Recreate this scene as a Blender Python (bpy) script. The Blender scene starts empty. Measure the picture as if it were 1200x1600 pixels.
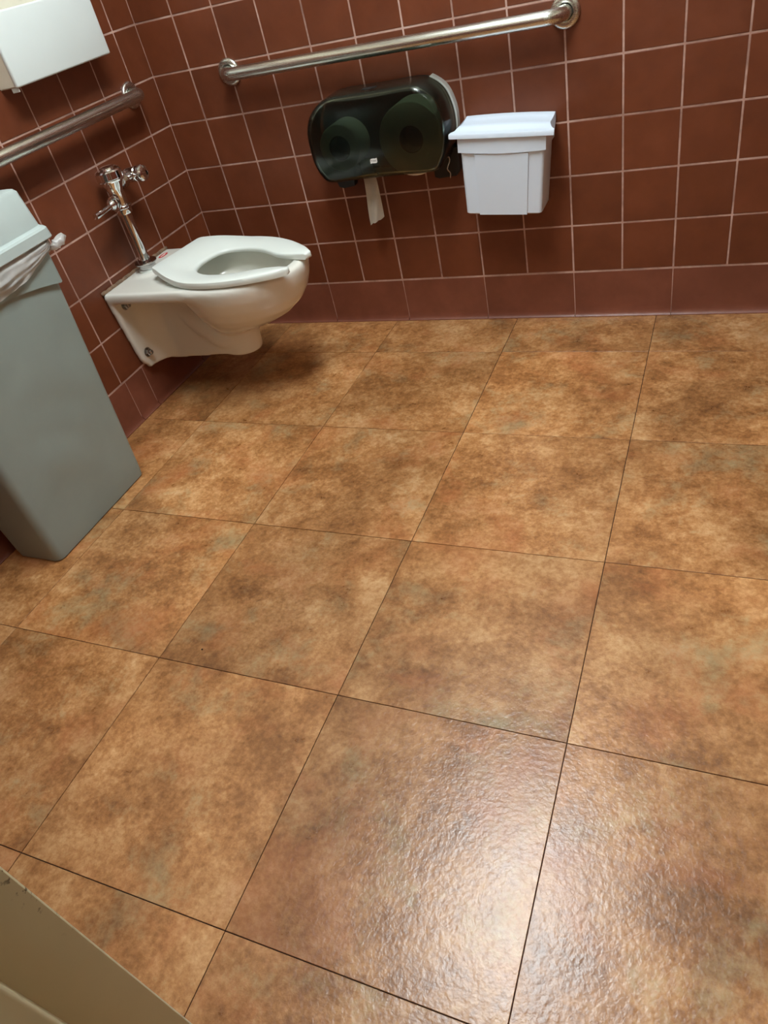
import bpy, bmesh, math, random
from mathutils import Matrix, Vector, noise

random.seed(11)
PI = math.pi
S = bpy.context.scene
COL = S.collection

# ------------------------------------------------------------------ camera
FPX = 1125.0
cam = bpy.data.cameras.new('camera')
cam.sensor_fit = 'VERTICAL'
cam.sensor_height = 36.0
cam.lens = 36.0 * FPX / 1600.0
cam.clip_start = 0.02
cam_o = bpy.data.objects.new('camera', cam)
COL.objects.link(cam_o)
R3 = Matrix(((0.9140050658898023, -0.08595563198301709, 0.3964925836105618),
             (0.3515775771484534, 0.6555077483307297, -0.668358286493704),
             (-0.20245480180574008, 0.7502807615878053, 0.6293574755391576)))
cam_o.matrix_world = Matrix.Translation((1.8083, -2.3220, 1.1819)) @ R3.to_4x4()
S.camera = cam_o

# ------------------------------------------------------------------ world, exposure
W = bpy.data.worlds.new('world')
S.world = W
W.use_nodes = True
W.node_tree.nodes['Background'].inputs[0].default_value = (1.0, 0.97, 0.92, 1)
W.node_tree.nodes['Background'].inputs[1].default_value = 0.15
S.view_settings.view_transform = 'Standard'
S.view_settings.look = 'None'
S.view_settings.gamma = 1.0
S.view_settings.use_curve_mapping = False
S.view_settings.exposure = 0.0
LAMP_STRENGTH = 33.0          # the bathroom's ceiling fixture (its diffuser emits)
LAMP_COLOR = (0.90, 0.98, 1.0)
LAMP_AT = (1.18, -1.05, 2.60)
LAMP_SIZE = (0.46, 1.20)
HALL_FILL_STRENGTH = 13.0

# ------------------------------------------------------------------ helpers
def srgb(r, g, b):
    f = lambda c: (c / 255 / 12.92) if c / 255 <= 0.04045 else ((c / 255 + 0.055) / 1.055) ** 2.4
    return (f(r), f(g), f(b), 1.0)

def finish(name, bm, mat, parent=None, smooth=False, angle=None, loc=None):
    me = bpy.data.meshes.new(name)
    bmesh.ops.recalc_face_normals(bm, faces=bm.faces[:])
    bm.to_mesh(me)
    bm.free()
    if smooth:
        for p in me.polygons:
            p.use_smooth = True
        if angle is not None:
            me.set_sharp_from_angle(angle=angle)
    return link(name, me, mat, parent, loc)

def link(name, me, mat, parent=None, loc=None):
    o = bpy.data.objects.new(name, me)
    COL.objects.link(o)
    if mat is not None and len(me.materials) == 0:
        me.materials.append(mat)
    if parent is not None:
        o.parent = parent
    if loc is not None:
        o.location = loc
    return o

def tag(o, label, cat, group=None, kind=None):
    o['label'] = label
    o['category'] = cat
    if group:
        o['group'] = group
    if kind:
        o['kind'] = kind
    return o

def thing(name, label, cat, loc=(0, 0, 0), group=None, kind=None):
    o = bpy.data.objects.new(name, None)
    o.empty_display_size = 0.05
    COL.objects.link(o)
    o.location = loc
    return tag(o, label, cat, group, kind)

def add_box(bm, x0, x1, y0, y1, z0, z1, bevel=0.0, seg=1):
    r = bmesh.ops.create_cube(bm, size=1.0)
    vs = r['verts']
    for v in vs:
        v.co = Vector(((x0 + x1) / 2 + v.co.x * (x1 - x0), (y0 + y1) / 2 + v.co.y * (y1 - y0), (z0 + z1) / 2 + v.co.z * (z1 - z0)))
    if bevel > 0:
        es = list({e for v in vs for e in v.link_edges})
        bmesh.ops.bevel(bm, geom=es, offset=bevel, segments=seg, affect='EDGES', profile=0.5)

def add_rings(bm, rings, closed=True, cap0=True, cap1=True):
    """loft consecutive rings of points"""
    vr = [[bm.verts.new(p) for p in r] for r in rings]
    n = len(vr[0])
    for a, b in zip(vr[:-1], vr[1:]):
        for i in range(n if closed else n - 1):
            j = (i + 1) % n
            bm.faces.new((a[i], a[j], b[j], b[i]))
    if closed and cap0:
        bm.faces.new(vr[0][::-1])
    if closed and cap1:
        bm.faces.new(vr[-1])
    return vr

def frame_from(d):
    d = Vector(d).normalized()
    up = Vector((0, 0, 1)) if abs(d.z) < 0.95 else Vector((1, 0, 0))
    a = d.cross(up).normalized()
    b = d.cross(a).normalized()
    return a, b

def add_lathe(bm, prof, origin, axis=(0, 0, 1), n=28):
    """prof: (distance along axis, radius)"""
    o = Vector(origin)
    d = Vector(axis).normalized()
    a, b = frame_from(d)
    rings = []
    for h, r in prof:
        rings.append([o + d * h + (a * math.cos(2 * PI * i / n) + b * math.sin(2 * PI * i / n)) * max(r, 1e-5) for i in range(n)])
    add_rings(bm, rings)

def add_tube(bm, pts, radius, n=20):
    pts = [Vector(p) for p in pts]
    m = len(pts)
    rad = radius if isinstance(radius, (list, tuple)) else [radius] * m
    t0 = (pts[1] - pts[0]).normalized()
    a, b = frame_from(t0)
    rings = []
    for i in range(m):
        if i == 0:
            t = pts[1] - pts[0]
        elif i == m - 1:
            t = pts[-1] - pts[-2]
        else:
            t = (pts[i + 1] - pts[i]).normalized() + (pts[i] - pts[i - 1]).normalized()
        t.normalize()
        a = (a - t * a.dot(t)).normalized()
        b = t.cross(a).normalized()
        rings.append([pts[i] + (a * math.cos(2 * PI * k / n) + b * math.sin(2 * PI * k / n)) * rad[i] for k in range(n)])
    add_rings(bm, rings)

def rrect(x0, x1, y0, y1, r, n=6):
    """rounded rectangle outline, counter-clockwise (u,v)"""
    out = []
    for cx, cy, a0 in ((x1 - r, y1 - r, 0), (x0 + r, y1 - r, PI / 2), (x0 + r, y0 + r, PI), (x1 - r, y0 + r, 1.5 * PI)):
        for k in range(n + 1):
            a = a0 + PI / 2 * k / n
            out.append((cx + r * math.cos(a), cy + r * math.sin(a)))
    return out

def catmull(pts, sub, closed=False):
    P = [Vector(p) for p in pts]
    n = len(P)
    out = []
    segs = n if closed else n - 1
    for i in range(segs):
        if closed:
            p0, p1, p2, p3 = P[(i - 1) % n], P[i], P[(i + 1) % n], P[(i + 2) % n]
        else:
            p1, p2 = P[i], P[i + 1]
            p0 = P[i - 1] if i > 0 else p1 * 2 - p2
            p3 = P[i + 2] if i + 2 < n else p2 * 2 - p1
        for k in range(sub):
            t = k / sub
            out.append(0.5 * ((2 * p1) + (p2 - p0) * t + (2 * p0 - 5 * p1 + 4 * p2 - p3) * t * t + (3 * p1 - p0 - 3 * p2 + p3) * t ** 3))
    if not closed:
        out.append(P[-1])
    return out

def remeshed(bm, voxel, smooth_it, factor=0.5):
    """one continuous surface from several overlapping closed solids"""
    me = bpy.data.meshes.new('tmp')
    bmesh.ops.recalc_face_normals(bm, faces=bm.faces[:])
    bm.to_mesh(me)
    bm.free()
    o = bpy.data.objects.new('tmp', me)
    COL.objects.link(o)
    m = o.modifiers.new('r', 'REMESH')
    m.mode = 'VOXEL'
    m.voxel_size = voxel
    s = o.modifiers.new('s', 'SMOOTH')
    s.factor = factor
    s.iterations = smooth_it
    dg = bpy.context.evaluated_depsgraph_get()
    out = bpy.data.meshes.new_from_object(o.evaluated_get(dg))
    bpy.data.objects.remove(o)
    bpy.data.meshes.remove(me)
    for p in out.polygons:
        p.use_smooth = True
    return out

# ------------------------------------------------------------------ materials
class NT:
    def __init__(self, name):
        self.m = bpy.data.materials.new(name)
        self.m.use_nodes = True
        self.t = self.m.node_tree
        self.t.nodes.clear()
        self.out = self.t.nodes.new('ShaderNodeOutputMaterial')
    def n(self, typ, **kw):
        x = self.t.nodes.new('ShaderNode' + typ)
        for k, v in kw.items():
            setattr(x, k, v)
        return x
    def l(self, a, b):
        self.t.links.new(a, b)
    def noise(self, vec, scale, detail=4, rough=0.55, dist=0.0):
        x = self.n('TexNoise')
        x.inputs['Scale'].default_value = scale
        x.inputs['Detail'].default_value = detail
        x.inputs['Roughness'].default_value = rough
        x.inputs['Distortion'].default_value = dist
        if vec is not None:
            self.l(vec, x.inputs['Vector'])
        return x.outputs['Fac']
    def ramp(self, fac, stops):
        r = self.n('ValToRGB')
        el = r.color_ramp.elements
        el[0].position, el[0].color = stops[0]
        el[1].position, el[1].color = stops[-1]
        for p, c in stops[1:-1]:
            e = el.new(p)
            e.color = c
        self.l(fac, r.inputs['Fac'])
        return r.outputs['Color']
    def mix(self, fac, a, b, mode='MIX'):
        x = self.n('MixRGB', blend_type=mode)
        for i, v in enumerate((fac, a, b)):
            if hasattr(v, 'default_value') or hasattr(v, 'is_linked'):
                self.l(v, x.inputs[i])
            else:
                x.inputs[i].default_value = v
        return x.outputs['Color']
    def math(self, op, a, b=None):
        x = self.n('Math', operation=op)
        for i, v in enumerate((a, b)):
            if v is None:
                continue
            if hasattr(v, 'is_linked'):
                self.l(v, x.inputs[i])
            else:
                x.inputs[i].default_value = v
        return x.outputs[0]
    def bump(self, h, strength, dist=0.01, normal=None):
        b = self.n('Bump')
        b.inputs['Strength'].default_value = strength
        b.inputs['Distance'].default_value = dist
        self.l(h, b.inputs['Height'])
        if normal is not None:
            self.l(normal, b.inputs['Normal'])
        return b.outputs['Normal']
    def bsdf(self, color, rough=0.5, metal=0.0, normal=None, spec=0.5, **kw):
        p = self.n('BsdfPrincipled')
        for key, v in (('Base Color', color), ('Roughness', rough), ('Metallic', metal), ('Specular IOR Level', spec)):
            if hasattr(v, 'is_linked'):
                self.l(v, p.inputs[key])
            else:
                p.inputs[key].default_value = v
        for k, v in kw.items():
            p.inputs[k].default_value = v
        if normal is not None:
            self.l(normal, p.inputs['Normal'])
        self.l(p.outputs[0], self.out.inputs['Surface'])
        return p

def rand_coords(m, rot=False):
    tc = m.n('TexCoord')
    oi = m.n('ObjectInfo')
    vm = m.n('VectorMath', operation='ADD')
    cb = m.n('CombineXYZ')
    m.l(m.math('MULTIPLY', oi.outputs['Random'], 37.0), cb.inputs[0])
    m.l(m.math('MULTIPLY', oi.outputs['Random'], 91.0), cb.inputs[1])
    m.l(m.math('MULTIPLY', oi.outputs['Random'], 53.0), cb.inputs[2])
    m.l(tc.outputs['Object'], vm.inputs[0])
    m.l(cb.outputs[0], vm.inputs[1])
    return vm.outputs[0], oi.outputs['Random'], tc

def mat_wall_tile(name, base, dark, light, rough):
    m = NT(name)
    v, rnd, tc = rand_coords(m)
    c = m.ramp(m.noise(v, 9, 4, 0.6), [(0.3, dark), (0.52, base), (0.75, light)])
    tone = m.ramp(rnd, [(0.0, (0.92, 0.92, 0.92, 1)), (1.0, (1.07, 1.06, 1.05, 1))])
    c = m.mix(1.0, c, tone, 'MULTIPLY')
    fine = m.noise(v, 260, 2, 0.6)
    wav = m.noise(v, 14, 2, 0.5)
    nrm = m.bump(fine, 0.06, 0.002, m.bump(wav, 0.10, 0.01))
    rg = m.ramp(m.noise(v, 22, 3), [(0.3, (rough - 0.05,) * 3 + (1,)), (0.7, (rough + 0.07,) * 3 + (1,))])
    m.bsdf(c, rg, 0, nrm, 0.45)
    return m.m

M_TILE = mat_wall_tile('terracotta_wall_tile', srgb(108, 56, 32), srgb(99, 50, 28), srgb(116, 62, 38), 0.45)
M_BASE = mat_wall_tile('terracotta_base_tile', srgb(122, 70, 52), srgb(112, 63, 46), srgb(131, 77, 58), 0.40)

def mat_grout():
    m = NT('grout')
    tc = m.n('TexCoord')
    c = m.ramp(m.noise(tc.outputs['Object'], 6, 5, 0.7), [(0.28, srgb(126, 92, 80)), (0.5, srgb(178, 142, 128)), (0.75, srgb(216, 184, 172))])
    m.bsdf(c, 0.85, 0, m.bump(m.noise(tc.outputs['Object'], 300, 2), 0.2, 0.002))
    return m.m
M_GROUT = mat_grout()

def mat_tiled_flat():
    """walls outside the picture: the same square tile as a flat pattern"""
    m = NT('terracotta_tile_far')
    tc = m.n('TexCoord')
    mp = m.n('Mapping')
    mp.inputs['Rotation'].default_value = (PI / 2, 0, 0)
    geo = m.n('NewGeometry')
    sx = m.n('SeparateXYZ')
    m.l(geo.outputs['Position'], sx.inputs[0])
    cb = m.n('CombineXYZ')
    m.l(m.math('ADD', sx.outputs[0], sx.outputs[1]), cb.inputs[0])
    m.l(sx.outputs[2], cb.inputs[1])
    b = m.n('TexBrick', offset=0.0)
    b.inputs['Color1'].default_value = srgb(116, 57, 37)
    b.inputs['Color2'].default_value = srgb(104, 50, 32)
    b.inputs['Mortar'].default_value = srgb(170, 132, 120)
    b.inputs['Scale'].default_value = 1.0
    b.inputs['Mortar Size'].default_value = 0.0025
    b.inputs['Brick Width'].default_value = 0.1524
    b.inputs['Row Height'].default_value = 0.1507
    m.l(cb.outputs[0], b.inputs['Vector'])
    m.bsdf(b.outputs['Color'], 0.45, 0)
    return m.m
M_TILEFLAT = mat_tiled_flat()

def mat_floor():
    m = NT('vinyl_stone_floor_tile')
    v, rnd, tc = rand_coords(m)
    big = m.noise(v, 5.5, 5, 0.60, 0.15)
    mid = m.noise(v, 17, 6, 0.70, 0.12)
    fin = m.noise(v, 75, 5, 0.72, 0.05)
    f = m.math('ADD', m.math('MULTIPLY', big, 0.36), m.math('ADD', m.math('MULTIPLY', mid, 0.34), m.math('MULTIPLY', fin, 0.30)))
    c = m.ramp(f, [(0.36, srgb(116, 76, 44)), (0.45, srgb(152, 103, 60)), (0.51, srgb(178, 127, 79)), (0.57, srgb(200, 153, 104)), (0.66, srgb(222, 184, 138))])
    # patches of ochre, rose and grey-green glaze
    shift = m.n('VectorMath', operation='ADD')
    m.l(v, shift.inputs[0])
    shift.inputs[1].default_value = (7.3, 2.1, 4.4)
    g = m.math('ADD', m.math('MULTIPLY', m.noise(shift.outputs[0], 6.5, 4, 0.6, 0.4), 0.7), m.math('MULTIPLY', fin, 0.3))
    gm = m.ramp(g, [(0.54, (0, 0, 0, 1)), (0.68, (0.60, 0.60, 0.60, 1))])
    c = m.mix(gm, c, srgb(150, 142, 108))
    sh2 = m.n('VectorMath', operation='ADD')
    m.l(v, sh2.inputs[0])
    sh2.inputs[1].default_value = (-3.3, 9.1, 1.7)
    rr = m.math('ADD', m.math('MULTIPLY', m.noise(sh2.outputs[0], 4.6, 4, 0.6, 0.5), 0.75), m.math('MULTIPLY', mid, 0.25))
    rm = m.ramp(rr, [(0.52, (0, 0, 0, 1)), (0.68, (0.50, 0.50, 0.50, 1))])
    c = m.mix(rm, c, srgb(172, 96, 56))
    tone = m.ramp(rnd, [(0.0, (0.86, 0.86, 0.86, 1)), (1.0, (1.08, 1.07, 1.05, 1))])
    c = m.mix(1.0, c, tone, 'MULTIPLY')
    cloud = m.ramp(m.noise(v, 2.6, 2, 0.5), [(0.32, (0.80, 0.80, 0.79, 1)), (0.66, (1.10, 1.08, 1.06, 1))])
    c = m.mix(1.0, c, cloud, 'MULTIPLY')
    # moulded relief
    vor = m.noise(v, 130, 2, 0.5, 0.3)
    pit = m.noise(v, 62, 3, 0.5, 0.3)
    h = m.math('ADD', m.math('MULTIPLY', vor, 0.55), m.math('MULTIPLY', pit, 0.6))
    nrm = m.bump(h, 0.19, 0.005)
    rg = m.ramp(mid, [(0.3, (0.27, 0.27, 0.27, 1)), (0.7, (0.33, 0.33, 0.33, 1))])
    m.bsdf(c, rg, 0, nrm, 0.56)
    return m.m
M_FLOOR = mat_floor()

def simple(name, color, rough=0.5, metal=0.0, var=0.06, scale=20, bump=0.0, bscale=200, spec=0.5, **kw):
    m = NT(name)
    tc = m.n('TexCoord')
    nz = m.noise(tc.outputs['Object'], scale, 4, 0.6)
    lo = tuple(c * (1 - var) for c in color[:3]) + (1,)
    hi = tuple(min(1, c * (1 + var)) for c in color[:3]) + (1,)
    c = m.ramp(nz, [(0.3, lo), (0.7, hi)])
    nrm = m.bump(m.noise(tc.outputs['Object'], bscale, 3), bump, 0.002) if bump > 0 else None
    m.bsdf(c, rough, metal, nrm, spec, **kw)
    return m.m

M_SEAM = simple('floor_seam', srgb(46, 30, 22), 0.9)
M_PORC = simple('vitreous_china', srgb(228, 228, 219), 0.13, 0, 0.02, 6, spec=0.55, **{'Coat Weight': 0.3, 'Coat Roughness': 0.05})
M_SEAT = simple('white_seat_plastic', srgb(228, 236, 231), 0.28, 0, 0.01, 8)
M_CHROME = simple('chrome', (0.78, 0.79, 0.80, 1), 0.06, 1.0, 0.02, 10)
M_CHROMEDARK = simple('dark_chrome', (0.40, 0.40, 0.40, 1), 0.16, 1.0, 0.15, 30)  # darker, rougher chrome for the nuts and the hook
M_LIDGREY = simple('lid_grey_plastic', srgb(178, 192, 190), 0.42, 0, 0.03, 9, 0.05, 300)
M_GREY = simple('grey_green_plastic', srgb(142, 157, 153), 0.42, 0, 0.05, 5, 0.05, 300)
M_BLACK = simple('black_plastic', srgb(16, 18, 18), 0.4, 0, 0.1)
M_SLOT = simple('shaded_inside_paint', srgb(20, 24, 24), 0.8)
M_BIN = simple('white_bin_plastic', srgb(214, 228, 243), 0.36, 0, 0.015, 8)
M_BOX = simple('white_dispenser_plastic', srgb(224, 236, 236), 0.3, 0, 0.015, 6)
M_CREAM = simple('cream_paper', srgb(226, 222, 204), 0.8, 0, 0.03, 12)
M_PAPER = simple('tissue_paper', srgb(228, 224, 212), 0.9, 0, 0.03, 60, 0.25, 160)
M_CORE = simple('cardboard_core', srgb(70, 62, 50), 0.9, 0, 0.08)
M_BACKPLATE = simple('pale_grey_backplate', srgb(196, 200, 194), 0.45, 0, 0.02)
M_CAULK = simple('old_caulk', srgb(120, 96, 76), 0.8, 0, 0.35, 60, 0.4, 90)
M_RED = simple('red_emblem', srgb(196, 60, 62), 0.4, 0, 0.1, 60)
M_WHITE = simple('white_print', srgb(236, 236, 232), 0.5)
M_INK = simple('dark_print', srgb(20, 22, 22), 0.6)
M_PAINT = simple('cream_wall_paint', srgb(222, 214, 194), 0.6, 0, 0.02, 3, 0.05, 150)
M_CEIL = simple('ceiling_white', srgb(232, 230, 224), 0.9, 0, 0.03, 40, 0.3, 60)
M_FRAMEW = simple('white_enamel', srgb(225, 225, 220), 0.4)
M_DIRT = simple('dirt', srgb(24, 18, 14), 0.9)

def mat_brushed(name, axis):
    m = NT(name)
    tc = m.n('TexCoord')
    mp = m.n('Mapping')
    sc = [900, 900, 900]
    sc[axis] = 6
    mp.inputs['Scale'].default_value = sc
    m.l(tc.outputs['Object'], mp.inputs['Vector'])
    nz = m.noise(mp.outputs[0], 1.0, 3, 0.6)
    c = m.ramp(nz, [(0.3, (0.60, 0.605, 0.56, 1)), (0.7, (0.70, 0.705, 0.655, 1))])
    rg = m.ramp(nz, [(0.3, (0.25,) * 3 + (1,)), (0.7, (0.30,) * 3 + (1,))])
    m.bsdf(c, rg, 1.0, m.bump(nz, 0.012, 0.001), 0.5)
    return m.m
M_STEELX = mat_brushed('brushed_steel_x', 0)
M_STEELY = mat_brushed('brushed_steel_y', 1)

def mat_smoke():
    """smoke-green translucent cover: tinted see-through plastic with a gloss on top"""
    m = NT('smoke_green_plastic')
    tr = m.n('BsdfTransparent')
    tr.inputs['Color'].default_value = (0.47, 0.53, 0.465, 1)
    gl = m.n('BsdfGlossy')
    gl.inputs['Roughness'].default_value = 0.16
    gl.inputs['Color'].default_value = (1, 1, 1, 1)
    df = m.n('BsdfDiffuse')
    tc = m.n('TexCoord')
    c = m.ramp(m.noise(tc.outputs['Object'], 12, 2), [(0.3, srgb(20, 30, 24)), (0.7, srgb(26, 36, 30))])
    m.l(c, df.inputs['Color'])
    a = m.n('MixShader')
    a.inputs[0].default_value = 0.16
    m.l(tr.outputs[0], a.inputs[1])
    m.l(df.outputs[0], a.inputs[2])
    fr = m.n('Fresnel')
    fr.inputs['IOR'].default_value = 1.45
    b = m.n('MixShader')
    m.l(fr.outputs[0], b.inputs[0])
    m.l(a.outputs[0], b.inputs[1])
    m.l(gl.outputs[0], b.inputs[2])
    m.l(b.outputs[0], m.out.inputs['Surface'])
    return m.m
M_SMOKE = mat_smoke()

def mat_bag():
    m = NT('thin_white_bag')
    tr = m.n('BsdfTransparent')
    tr.inputs['Color'].default_value = (0.9, 0.9, 0.9, 1)
    tc = m.n('TexCoord')
    p = m.n('BsdfPrincipled')
    m.l(m.ramp(m.noise(tc.outputs['Object'], 30, 3), [(0.3, srgb(205, 204, 200)), (0.7, srgb(238, 238, 236))]), p.inputs['Base Color'])
    p.inputs['Roughness'].default_value = 0.28
    tl = m.n('BsdfTranslucent')
    tl.inputs['Color'].default_value = srgb(230, 230, 228)
    a = m.n('MixShader')
    a.inputs[0].default_value = 0.3
    m.l(p.outputs[0], a.inputs[1])
    m.l(tl.outputs[0], a.inputs[2])
    b = m.n('MixShader')
    b.inputs[0].default_value = 0.76
    m.l(tr.outputs[0], b.inputs[1])
    m.l(a.outputs[0], b.inputs[2])
    m.l(b.outputs[0], m.out.inputs['Surface'])
    return m.m
M_BAG = mat_bag()

def mat_door_paint():
    """olive cream gloss paint, chipped along the outer arris"""
    m = NT('olive_cream_paint')
    geo = m.n('NewGeometry')
    v = geo.outputs['Position']
    base = m.ramp(m.noise(v, 5, 3), [(0.3, srgb(200, 198, 166)), (0.7, srgb(210, 208, 178))])
    sx = m.n('SeparateXYZ')
    m.l(v, sx.inputs[0])
    near = m.ramp(m.math('ADD', sx.outputs[1], 2.3), [(0.0360, (0, 0, 0, 1)), (0.0450, (1, 1, 1, 1))])
    band = m.ramp(m.math('MULTIPLY', sx.outputs[2], 1.0), [(0.70, (0, 0, 0, 1)), (0.76, (1, 1, 1, 1)), (0.82, (1, 1, 1, 1)), (0.88, (0, 0, 0, 1))])
    chip = m.ramp(m.noise(v, 160, 2, 0.6), [(0.60, (0, 0, 0, 1)), (0.66, (1, 1, 1, 1))])
    f = m.mix(1.0, m.mix(1.0, near, chip, 'MULTIPLY'), band, 'MULTIPLY')
    c = m.mix(f, base, srgb(52, 46, 38))
    m.bsdf(c, 0.30, 0, m.bump(m.noise(v, 120, 2), 0.05, 0.002))
    return m.m
M_DOOR = mat_door_paint()

def mat_emit(name, color, strength):
    m = NT(name)
    e = m.n('Emission')
    e.inputs['Color'].default_value = color + (1,)
    e.inputs['Strength'].default_value = strength
    m.l(e.outputs[0], m.out.inputs['Surface'])
    return m.m

# ------------------------------------------------------------------ the room
RX, FY, CZ = 2.60, -2.26, 2.60          # right wall, front wall (room side), ceiling
WT = 0.12                                # front wall thickness
PITCH, ROW, BASEH = 0.1524, 0.15073, 0.1576
NROW = 10
TILETOP = BASEH + NROW * ROW
C0, L0 = 0.1525, 0.1193
G = 0.0048                               # grout joint

def structure(name, label, cat):
    return thing(name, label, cat, kind='structure')

# floor
FP, FX, FYO = 0.4592, 0.2555, -0.2427
floor = structure('floor', 'brown stone-look vinyl tile floor of the bathroom', 'floor')
bm = bmesh.new()
add_box(bm, -0.10, RX + 0.1, FY - WT - 1.6, 0.10, -0.08, -0.0022)
finish('seam_bed', bm, M_SEAM, floor)
xs = [0.0] + [FX + FP * i for i in range(0, 6) if FX + FP * i < RX] + [RX]
ys = [0.0] + [FYO - FP * j for j in range(0, 8) if FYO - FP * j > FY - WT - 1.5] + [FY - WT - 1.6]
cache = {}
SG = 0.0008
for i in range(len(xs) - 1):
    for j in range(len(ys) - 1):
        w, d = xs[i + 1] - xs[i], ys[j] - ys[j + 1]
        key = (round(w, 4), round(d, 4))
        if key not in cache:
            bm = bmesh.new()
            add_box(bm, -w / 2 + SG, w / 2 - SG, -d / 2 + SG, d / 2 - SG, -0.004, 0.0, 0.0005, 1)
            me = bpy.data.meshes.new('floor_tile')
            bm.to_mesh(me)
            bm.free()
            me.materials.append(M_FLOOR)
            cache[key] = me
        o = link('floor_tile', cache[key], None, floor, ((xs[i] + xs[i + 1]) / 2, (ys[j] + ys[j + 1]) / 2, 0.0))
        o.location.z = random.uniform(-0.0002, 0.0002)

def tile_mesh(w, h, mat, name):
    bm = bmesh.new()
    add_box(bm, -w / 2, w / 2, -0.009, 0.0, -h / 2, h / 2, 0.0016, 2)
    me = bpy.data.meshes.new(name)
    bmesh.ops.recalc_face_normals(bm, faces=bm.faces[:])
    bm.to_mesh(me)
    bm.free()
    me.materials.append(mat)
    return me

def base_mesh(w, name):
    """cove base: flat face, rounded top, foot that sweeps out to the floor"""
    prof = [(0.0, BASEH - G / 2), (-0.006, BASEH - G / 2), (-0.008, BASEH - G / 2 - 0.002), (-0.008, 0.034), (-0.0088, 0.020), (-0.0112, 0.010), (-0.0150, 0.0045), (-0.0185, 0.0022), (-0.0185, 0.0004), (0.0, 0.0004)]
    bm = bmesh.new()
    add_rings(bm, [[(-w / 2, y, z) for y, z in prof], [(w / 2, y, z) for y, z in prof]])
    me = bpy.data.meshes.new(name)
    bmesh.ops.recalc_face_normals(bm, faces=bm.faces[:])
    bm.to_mesh(me)
    bm.free()
    for p in me.polygons:
        p.use_smooth = True
    me.set_sharp_from_angle(angle=0.6)
    me.materials.append(M_BASE)
    return me

def tiled_wall(parent, edges, base_edges, to_world, rotz):
    """edges: distances along the wall of the vertical joints; to_world(s) -> (x, y) on the wall plane"""
    cache = {}
    for a, b in zip(edges[:-1], edges[1:]):
        w = b - a - G
        k = round(w, 4)
        if k not in cache:
            cache[k] = tile_mesh(w, ROW - G, M_TILE, 'wall_tile')
        for r in range(NROW):
            x, y = to_world((a + b) / 2, 0.0075 + random.uniform(-0.0004, 0.0004))
            o = link('wall_tile', cache[k], None, parent, (x, y, BASEH + ROW * (r + 0.5)))
            o.rotation_euler = (random.uniform(-0.003, 0.003), 0, rotz + random.uniform(-0.003, 0.003))
    bc = {}
    for a, b in zip(base_edges[:-1], base_edges[1:]):
        w = b - a - 0.0024
        k = round(w, 4)
        if k not in bc:
            bc[k] = base_mesh(w, 'base_tile')
        x, y = to_world((a + b) / 2, 0.0075)
        o = link('base_tile', bc[k], None, parent, (x, y, 0))
        o.rotation_euler = (0, 0, rotz)

# back wall (plane y = 0)
wb = structure('wall_back', 'back wall of square terracotta tiles behind the paper dispenser', 'wall')
bm = bmesh.new()
add_box(bm, -0.1, RX + 0.1, -0.0004, 0.10, 0.0, TILETOP)
finish('grout', bm, M_GROUT, wb)
bm = bmesh.new()
add_box(bm, -0.1, RX + 0.1, 0.0, 0.10, TILETOP, CZ)
finish('upper_wall', bm, M_PAINT, wb)
edges = [0.0] + [C0 + PITCH * i for i in range(40) if C0 + PITCH * i < RX - 0.01] + [RX]
bed = [0.0, C0] + [C0 + 0.3048 * i for i in range(1, 20) if C0 + 0.3048 * i < RX - 0.02] + [RX]
# tile bodies sit with their faces about on the wall plane
tiled_wall(wb, edges, bed, lambda s, d: (s, d), 0.0)

# left wall (plane x = 0)
wl = structure('wall_left', 'left wall of square terracotta tiles behind the toilet', 'wall')
bm = bmesh.new()
add_box(bm, -0.10, 0.0004, FY - WT, 0.0, 0.0, TILETOP)
finish('grout', bm, M_GROUT, wl)
bm = bmesh.new()
add_box(bm, -0.10, 0.0, FY - WT, 0.0, TILETOP, CZ)
finish('upper_wall', bm, M_PAINT, wl)
edges = [0.0] + [L0 + PITCH * i for i in range(40) if L0 + PITCH * i < -FY - 0.01] + [-FY]
bed = [0.0, 0.309, 0.614, 0.712] + [0.712 + 0.3048 * i for i in range(1, 10) if 0.712 + 0.3048 * i < -FY - 0.02] + [-FY]
tiled_wall(wl, edges, bed, lambda s, d: (-d, -s), PI / 2)

# right wall, front wall with the doorway, ceiling, hallway behind the camera
bm = bmesh.new()
add_box(bm, RX, RX + 0.1, FY - WT - 1.6, 0.0, 0.0, TILETOP)
o = finish('wall_right', bm, M_TILEFLAT)
tag(o, 'right wall of square terracotta tiles', 'wall', kind='structure')
bm = bmesh.new()
add_box(bm, RX, RX + 0.1, FY - WT - 1.6, 0.0, TILETOP, CZ)
finish('upper_wall', bm, M_PAINT, o)

JX0, JX1, JH = 1.450, 2.370, 2.10        # clear door opening
wf = structure('wall_front', 'front wall with the doorway the picture is taken from', 'wall')
bm = bmesh.new()
add_box(bm, 0.0, JX0 - 0.04, FY - WT, FY, 0.0, TILETOP)
add_box(bm, JX1 + 0.04, RX, FY - WT, FY, 0.0, TILETOP)
finish('tiled_part', bm, M_TILEFLAT, wf)
bm = bmesh.new()
add_box(bm, 0.0, JX0 - 0.04, FY - WT, FY, TILETOP, CZ)
add_box(bm, JX1 + 0.04, RX, FY - WT, FY, TILETOP, CZ)
add_box(bm, JX0 - 0.04, JX1 + 0.04, FY - WT, FY, JH + 0.04, CZ)
finish('upper_wall', bm, M_PAINT, wf)

hall = structure('wall_hallway', 'cream hallway wall behind the doorway', 'wall')
bm = bmesh.new()
add_box(bm, -0.1, RX + 0.1, FY - WT - 1.72, FY - WT - 1.6, 0.0, CZ)
add_box(bm, -0.1, 0.0, FY - WT - 1.6, FY - WT, 0.0, CZ)
finish('plaster', bm, M_PAINT, hall)

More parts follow.
